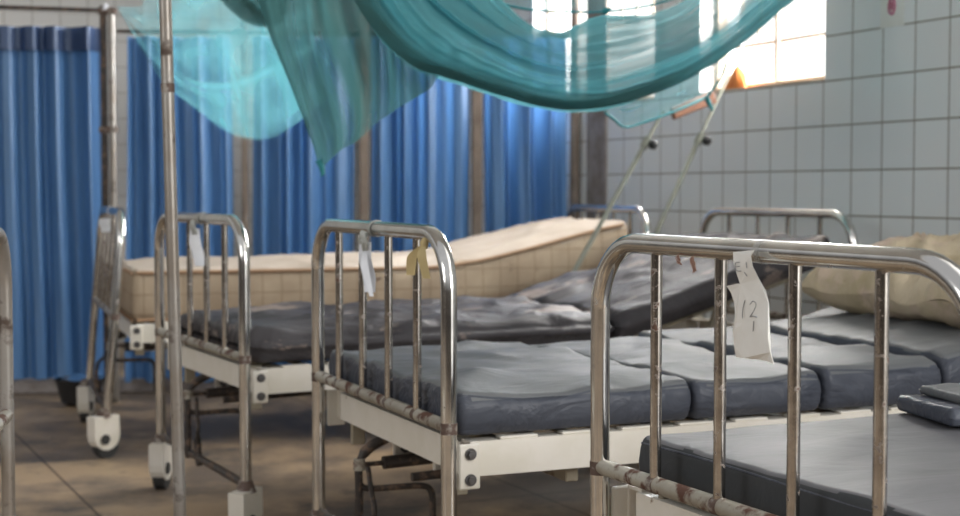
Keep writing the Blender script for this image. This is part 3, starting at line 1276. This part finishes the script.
y0, z0 = ray_bed_x(3, 421, 236, -.02)
t = thing('yellow_strip', 'short yellow cloth strip tied round an upright of the footboard with the white tag', 'strip', BEDS[3].location.copy(), BEDS[3].rotation_euler.z)
mb = MB()
ribbon(mb, [(-.012, y0, HT - .022), (-.030, y0 + .022, HT - .048), (-.030, y0 + .034, HT - .088)], [.006, .022, .018], (.8, -.6, 0), .0012, 14)
ribbon(mb, [(-.012, y0, HT - .022), (-.024, y0 - .014, HT - .045), (-.018, y0 - .026, HT - .092)], [.006, .020, .016], (.8, -.6, 0), .0012, 14)
mb.tube([(-.013, y0, HT - .034), (-.013, y0, HT - .022), (-.010, y0, HT - .012)], [.006, .009, .006], 10)
mb.build('cloth_tails', M['yellow_cloth'], t)

# ------------------------------------------------------------------ poles
# tall foreground pole, on a star base outside the picture
top = P(161, -150, 3.35)
bot0 = P(180, 516, 3.35)
dv = (bot0 - top).normalized()
bot = bot0 + dv * ((.03 - bot0.z) / dv.z)
t = thing('drip_stand', 'tall worn steel pole in the foreground, crossing in front of a footboard', 'pole', (bot.x, bot.y, 0))
off = Vector((bot.x, bot.y, 0))
MB().tube([bot - off, top - off], .0142, 18).build('pole', M['oldpole'], t)
k_ = top + dv * (((P(165, 88, 3.35).z) - top.z) / dv.z) - off
MB().tube([k_ - dv * .010, k_ + dv * .010], .0155, 18).build('joint_band', M['rust'], t, label='rusty joint band')
mb = MB()
for i in range(4):
    a = i * math.pi / 2 + .4
    mb.tube([(0, 0, .05), (.22 * math.cos(a), .22 * math.sin(a), .012)], [.013, .010], 10)
mb.build('star_base', M['oldpole'], t)

# leaning net frame: two poles, a crossbar, clamps with knobs
A0 = P(478, 440, 5.68)
A0.z = .004
A1 = P(664, 110, 5.90)
B0 = P(563, 437, 5.86)
B0.z = .004
B1 = P(729, 74, 6.00)
base = Vector((A0.x, A0.y, 0))
t = thing('net_frame', 'pair of thin leaning grey poles with black knobs below the net corner', 'poles', base)
for a, b, lo, hi, fr in ((A0, A1, .0075, .010, .90), (B0, B1, .0075, .010, .82)):
    d = (b - a)
    du = d.normalized()
    mb = MB().tube([a - base, a + d * (fr - .005) - base, a + d * fr - base, b - base], [hi, hi, lo, lo], 12)
    pole = mb.build('leaning_pole', M['greenpole'], t)
    kp = a + d * fr - base
    MB().tube([kp - du * .022, kp + du * .022], .016, 14).build('clamp', M['greenpole'], pole)
    kb = MB()
    side = Vector((.8, -.5, -.25)).normalized()
    kb.tube([kp, kp + side * .02], .006, 8)
    kb.tube([kp + side * .018, kp + side * .024, kp + side * .044, kp + side * .050], [.010, .019, .019, .012], 16)
    kb.build('knob', M['blackplastic'], pole)
# stub feet clamp onto the bed rail
a, b = P(672, 114, 5.82), P(714, 97, 5.90)
d = (b - a).normalized()
mb = MB()
rotm = d.to_track_quat('X', 'Z').to_matrix()
mb.box((a + b) / 2, ((b - a).length, .024, .048), rotm, bev=.004)
o = mb.build('wooden_crossbar', M['bar_wood'])
tag(o, 'short brown wooden bar under the net corner, below the bright window', 'bar')
# orange cloth bit on the sill
pc = wallp(5.225, Z_SILL + .009, -.03)
t = thing('orange_cloth', 'small crumpled orange cloth on the window sill behind the leaning pole', 'cloth', pc, WROT)
mb = MB()
prof = []
for j in range(7):
    v = j / 6
    for k in range(18):
        a = 2 * math.pi * k / 18
        r_ = (.058 * (1 - v) ** .7 + .004) * (1 + .22 * math.sin(3 * a + 2 * v) + .12 * math.sin(7 * a))
        mb.v.append(Vector((r_ * math.cos(a) * 1.1, r_ * math.sin(a) * .5, .10 * v)))
for j in range(6):
    for k in range(18):
        mb.f.append((j * 18 + k, j * 18 + (k + 1) % 18, (j + 1) * 18 + (k + 1) % 18, (j + 1) * 18 + k))
mb.f.append(tuple(range(18))[::-1])
mb.f.append(tuple(range(108, 126)))
mb.build('folds', M['orange'], t)


# ------------------------------------------------------------------ mosquito net
def curve_px(pts, Y0, Y1, n=60, bow=0.0):
    m = len(pts) - 1
    w3 = []
    for i, p in enumerate(pts):
        q = i / m
        Y = (p[2] if len(p) > 2 else Y0 + (Y1 - Y0) * q + bow * math.sin(math.pi * q))
        w3.append(P(p[0], p[1], Y))
    return w3


def sample(pts, t):
    m = len(pts) - 1
    t = max(0, min(.99999, t)) * m
    k = int(t)
    t -= k
    a = pts[k - 1] if k > 0 else pts[0] * 2 - pts[1]
    b, c = pts[k], pts[k + 1]
    d = pts[k + 2] if k + 2 <= m else pts[m] * 2 - pts[m - 1]
    return 0.5 * ((2 * b) + (c - a) * t + (2 * a - 5 * b + 4 * c - d) * t * t + (3 * b - a - 3 * c + d) * t ** 3)


def coons(top, bot, left, right, nu, nv, fold, dens):
    mb = MB()
    p00, p10, p01, p11 = top[0], top[-1], bot[0], bot[-1]

    def fn(u, v):
        T, B = sample(top, u), sample(bot, u)
        L_, R_ = sample(left, v), sample(right, v)
        s = T * (1 - v) + B * v + L_ * (1 - u) + R_ * u - (p00 * (1 - u) * (1 - v) + p10 * u * (1 - v) + p01 * (1 - u) * v + p11 * u * v)
        return s + fold(u, v)
    mb.grid(fn, nu, nv, dens=dens)
    return mb


def streak(u, v, fu, fv, seed):
    return noise.noise(Vector((u * fu, v * fv, seed)))


net = thing('mosquito_net', 'large teal mosquito net gathered and slung across the top of the beds', 'net', (0, 0, 0))


def net_build(mb, name, label=None, mat='net'):
    return mb.build(name, M[mat], net, angle=180, recalc=False, label=label)


def row(pts, Y0, Y1, bow=0):
    return curve_px(pts, Y0, Y1, bow=bow)


# A: heavy gathered swag, from upper left down and up to the right
low = row([(335, -70), (352, -5), (382, 40), (412, 66), (440, 76), (480, 89), (525, 103), (570, 110), (612, 106), (655, 92), (695, 74), (735, 50), (770, 20), (802, -10), (835, -60)], 4.3, 5.2, -.2)
mid1 = row([(372, -70), (392, -15), (420, 25), (452, 50), (482, 64), (515, 78), (550, 87), (580, 88), (612, 84), (650, 72), (690, 55), (725, 30), (755, 4), (785, -20), (812, -60)], 4.15, 5.15, -.25)
mid2 = row([(405, -70), (430, -25), (455, 5), (485, 28), (512, 42), (540, 54), (568, 60), (592, 60), (620, 55), (650, 46), (685, 32), (712, 12), (738, -10), (765, -35), (790, -70)], 4.2, 5.2, -.2)
upp = row([(440, -90), (462, -50), (486, -18), (508, 6), (526, 22), (545, 30), (566, 31), (590, 20), (615, 16), (645, 16), (675, 6), (700, -12), (722, -30), (745, -55), (770, -85)], 4.35, 5.3, -.15)
rows_ = [low, mid1, mid2, upp]


def swag(layer, seed, amp, dshift, dfun, nu=170, nv=120, freq=9):
    mb = MB()

    def fn(u, v):
        c = [sample(r_, u) for r_ in rows_]
        p = sample(c, v)
        edge = min(1, v * 8)
        w_ = v + .035 * streak(u, v, 3, 2, seed)
        g = math.sin(2 * math.pi * freq * w_ + 1.5 * math.sin(3 * u + seed)) * (.6 + .5 * streak(u, v, 4, 6, seed + 4))
        g += .35 * math.sin(2 * math.pi * freq * 2.3 * w_ + 4 * u + seed)
        g += .8 * streak(u, v, 5, 11, seed + 9)
        belly = -.16 * math.sin(math.pi * min(1, v * 1.15)) ** .8
        dp = Vector((0, 1, .25)) * (amp * g * (.35 + .65 * edge)) + Vector((0, belly + dshift, 0))
        if layer:
            dp += Vector((0, 0, -.012 * math.sin(math.pi * v)))
        rip = .010 * streak(u, v, 30, 10, seed + 2)
        return p + dp + Vector((0, rip, rip * .5))
    mb.grid(fn, nu, nv, dens=dfun)
    return mb


def dA(u, v):
    base = .98 - .10 * smooth01((v - .12) / .5)
    base -= .34 * smooth01((u - .60) / .12) * smooth01((v - .35) / .3)
    base += .16 * streak(u, v, 4, 14, 3) + .07 * streak(u, v, 9, 60, 5)
    base += .22 * smooth01((.30 - u) / .2)
    return max(.16, min(.98, base))


def dA2(u, v):
    base = .80 * (1 - smooth01((v - .1) / .5)) + .10
    base += .16 * streak(u, v, 3, 14, 13)
    return max(.08, min(.9, base))


net_build(swag(0, 1.3, .036, 0, dA, freq=4.3), 'gathered_swag', 'thick bunched swag of netting')
net_build(swag(1, 7.7, .034, .14, dA2, 130, 90, 3.7), 'swag_back_layer')

def edge_shade_strip():  # extra darker strip that paints the swag's self-shadow along its lower edge
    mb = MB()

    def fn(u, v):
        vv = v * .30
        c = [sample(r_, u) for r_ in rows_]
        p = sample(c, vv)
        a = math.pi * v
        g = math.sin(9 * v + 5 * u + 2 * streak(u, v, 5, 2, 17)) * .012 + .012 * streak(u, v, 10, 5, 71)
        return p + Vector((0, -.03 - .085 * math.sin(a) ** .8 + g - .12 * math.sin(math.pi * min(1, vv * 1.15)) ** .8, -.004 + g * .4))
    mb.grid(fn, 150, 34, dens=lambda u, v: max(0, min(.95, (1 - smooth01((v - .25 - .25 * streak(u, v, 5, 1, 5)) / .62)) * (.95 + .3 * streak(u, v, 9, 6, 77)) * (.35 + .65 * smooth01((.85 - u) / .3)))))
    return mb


net_build(edge_shade_strip(), 'swag_edge_shade', 'lower edge of the swag, its shade painted in as a darker strip', 'net_shaded')

# B: middle drop ending in a pointed tail
topB = row([(236, -60), (285, -62), (335, -64), (385, -66), (425, -66)], 4.55, 4.45)
botB = row([(319, 168), (324, 163), (338, 150), (360, 140), (385, 120), (405, 104), (425, 90), (436, 74)], 4.5, 4.4)
lefB = row([(236, -60), (256, -5), (270, 38), (288, 80), (303, 118), (314, 148), (319, 168)], 4.55, 4.5)
rigB = row([(425, -66), (428, -20), (432, 20), (436, 50), (436, 74)], 4.45, 4.4)


def foldB(u, v):
    g = .04 * math.sin(2 * math.pi * 3.1 * (u + .06 * math.sin(3 * v)) + .8) + .018 * math.sin(2 * math.pi * 8 * u + 2 * v) + .02 * streak(u, v, 7, 2, 4)
    return Vector((.012 * math.sin(6 * v + 9 * u), g * (1 - .5 * v), 0)) * min(1, 8 * u + .15) 


def dB(u, v):
    b = .74 + .34 * streak(u, v, 10, 1.4, 21) + .10 * streak(u, v, 40, 2, 25)
    b += .22 * math.exp(-((u - .02) / .05) ** 2) + .20 * math.exp(-((u - .36 - .06 * v) / .03) ** 2)
    return max(.3, min(.95, b))


net_build(coons(topB, botB, lefB, rigB, 130, 70, foldB, dB), 'middle_drop', 'hanging fold ending in a pointed tail', 'net_shaded')
# inner wrap of the tail
topB2 = row([(246, -60), (275, -60), (310, -60)], 4.62, 4.6)
botB2 = row([(318, 160), (322, 150), (334, 128)], 4.56, 4.55)
lefB2 = row([(246, -60), (268, 20), (296, 95), (318, 160)], 4.62, 4.56)
rigB2 = row([(310, -60), (322, 0), (330, 60), (334, 128)], 4.6, 4.55)
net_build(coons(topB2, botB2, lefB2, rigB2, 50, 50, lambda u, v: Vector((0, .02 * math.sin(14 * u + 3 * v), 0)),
                lambda u, v: max(.2, .45 + .3 * streak(u, v, 9, 2, 8))), 'tail_wrap', None, 'net_shaded')
mb = MB()
mb.tube(row([(319, 160), (322, 168), (323, 174), (321, 176)], 4.5, 4.5), [.012, .009, .006, .003], 8)
mb.build('tail_tip', M['hem'], net)

# C: light sheet to the left corner
topC = row([(117, 7), (138, 5), (147, -3), (180, -40), (230, -60), (300, -62)], 6.6, 4.9)
botC = row([(119, 10), (138, 44), (164, 82), (198, 110), (224, 130), (247, 139), (270, 138), (295, 124), (325, 100)], 6.6, 4.8)
lefC = row([(117, 7), (119, 10)], 6.6, 6.6)
rigC = row([(300, -62), (312, 20), (325, 100)], 4.9, 4.8)


def foldC(u, v):
    k = min(1, u * 4)
    return Vector((0, .05 * k * math.sin(2 * math.pi * 2.2 * (v + u * .6)) + .025 * k * streak(u, v, 4, 7, 2), .0)) * min(1, (1 - v) * 5 + .3)


def dC(u, v):
    b = .33 + .34 * streak(u, v, 2.2, 7, 31) + .16 * streak(u, v, 14, 5, 35)
    b += .35 * math.exp(-((v - .62 - .25 * u + .2 * u * u) / .018) ** 2)
    b += .3 * smooth01((u - .6) / .4) * smooth01((.35 - v) / .3)
    b += .18 * smooth01((u - .75) / .2)
    return max(.22, min(.9, b))


net_build(coons(topC, botC, lefC, rigC, 120, 60, foldC, dC), 'left_drape', 'thin see-through corner of the net')
# C2: second ply behind, fanned from the gather
topC2 = row([(150, -50), (210, -50), (262, -50)], 5.2, 4.95)
botC2 = row([(178, 92), (215, 122), (250, 137), (278, 128), (300, 106)], 5.6, 4.9)
lefC2 = row([(150, -50), (158, 20), (178, 92)], 5.2, 5.6)
rigC2 = row([(262, -50), (282, 30), (300, 106)], 4.95, 4.9)
net_build(coons(topC2, botC2, lefC2, rigC2, 60, 40, lambda u, v: Vector((0, .03 * math.sin(16 * u + 4 * v) + .02 * math.sin(9 * v), 0)),
                lambda u, v: max(.1, min(.8, .18 + .5 * streak(u, v, 7, 2.5, 41) + .35 * smooth01((u - .6) / .4)))), 'left_drape_ply')
# gather knot above the left drape
mb = MB()
for i in range(9):
    y_ = -25 + i * 5
    pts = row([(225 - i * 2, y_ - 30), (238 + i, y_ + 4), (252 + i * 3, 4 + i * 2.4), (268 + i * 2, y_ - 8), (285, y_ - 40)], 4.85, 4.75)
    mb.tube(catmull(pts, 24), .010, 7)
mb.dens = [.55] * len(mb.v)
net_build(mb, 'gather_knot', 'dark bunched gather', 'net_shaded')

# D: thin triangle at the lower right with taped hem
topD = row([(578, 96), (615, 98), (655, 84), (695, 64), (728, 52)], 4.95, 5.5)
botD = row([(596, 106), (612, 118), (625, 127), (645, 122), (668, 114), (690, 105), (707, 97)], 4.95, 5.5)
lefD = row([(578, 96), (588, 102), (596, 106)], 4.95, 4.95)
rigD = row([(728, 52), (718, 78), (707, 97)], 5.5, 5.5)
net_build(coons(topD, botD, lefD, rigD, 60, 24, lambda u, v: Vector((0, .015 * math.sin(12 * u + 5 * v), 0)) * (1 - v),
                lambda u, v: .40 + .12 * streak(u, v, 5, 6, 51)), 'lower_corner', 'pale thin corner')
mb = MB()
hm = [sample(botD, i / 40) for i in range(4, 41)]
mb.tube(hm, .005, 6)
mb.tube(catmull(row([(728, 58), (722, 76), (714, 88), (707, 97)], 5.5, 5.5), 16), .006, 6)
mb.tube(catmull(row([(706, 96), (709, 103), (713, 111)], 5.49, 5.49), 8), [.010, .011, .010, .010, .009, .008, .007, .004], 7)
mb.build('hem_tape', M['hem'], net, label='dark teal hem tape with a tied end')

# E: upper sheet with a hem cord, above the window gap
botE = row([(470, -12), (495, 1), (520, 8), (545, 11), (575, 12), (603, 12), (630, 9), (660, 3), (690, -8)], 4.7, 5.3)
topE = row([(440, -75), (520, -80), (600, -85), (690, -80)], 4.7, 5.3)
lefE = row([(440, -75), (470, -12)], 4.7, 4.7)
rigE = row([(690, -80), (690, -8)], 5.3, 5.3)
net_build(coons(topE, botE, lefE, rigE, 50, 24, lambda u, v: Vector((0, .03 * math.sin(18 * u + 2 * v), 0)),
                lambda u, v: .30 + .15 * streak(u, v, 12, 2, 61)), 'upper_sheet')
mb = MB()
mb.tube([sample(botE, i / 50) for i in range(51)], .0045, 6)
kx = P(606, 11, 5.0)
mb.tube([kx + Vector((-.014, 0, -.004)), kx, kx + Vector((.016, 0, .008))], [.006, .012, .006], 8)
mb.build('hem_cord', M['hem'], net, label='dark cord edge with a knot')

# ------------------------------------------------------------------ wall notice, basin
s_a, s_b = 4.262, 4.135
o_ = thing('wall_notice', 'small white notice with a faded red mark on the tiled wall, top right', 'notice', WN * WD, WROT)
zb_ = P(892, 27, wallp(4.2, 0).y).z
mb = MB().box(((s_a + s_b) / 2, .003, zb_ + .12), (abs(s_a - s_b), .002, .24))
nb = mb.build('notice_sheet', M['paper'], o_, smooth=False)
mb = MB()
cx, cz = (s_a + s_b) / 2, zb_ + .072
pts = [(cx + .016 * math.cos(a), .0055, cz + .028 * math.sin(a)) for a in [i * math.pi / 8 for i in range(17)]]
mb.tube(pts, .004, 6, cap=False)
mb.tube([(cx, .0055, cz + .015), (cx, .0055, cz - .012)], .005, 6)
mb.build('red_mark', M['redink'], nb)

q = P(80, 400, 6.75)
t = thing('basin', 'dark round basin on the floor below the leftmost curtain', 'basin', (q.x, q.y, 0))
mb = MB()
prof = [(.0, .004), (.06, .004), (.085, .02), (.105, .10), (.112, .125), (.106, .126), (.098, .10), (.078, .026), (.0, .016)]
nn = 28
b0 = len(mb.v)
for r_, z_ in prof:
    for k in range(nn):
        a = 2 * math.pi * k / nn
        mb.v.append(Vector((max(r_, .001) * math.cos(a), max(r_, .001) * math.sin(a), z_)))
for i in range(len(prof) - 1):
    for k in range(nn):
        mb.f.append((b0 + i * nn + k, b0 + i * nn + (k + 1) % nn, b0 + (i + 1) * nn + (k + 1) % nn, b0 + (i + 1) * nn + k))
mb.build('bowl', M['blackplastic'], t)
mb = MB()
mb.grid(lambda u, v: ((u - .5) * .21, (v - .5) * .12 - .02, .131 + .012 * math.sin(9 * u + 4 * v)), 20, 12)
mb.build('cloth', M['curtain'], t, recalc=False, label='blue cloth over the rim')
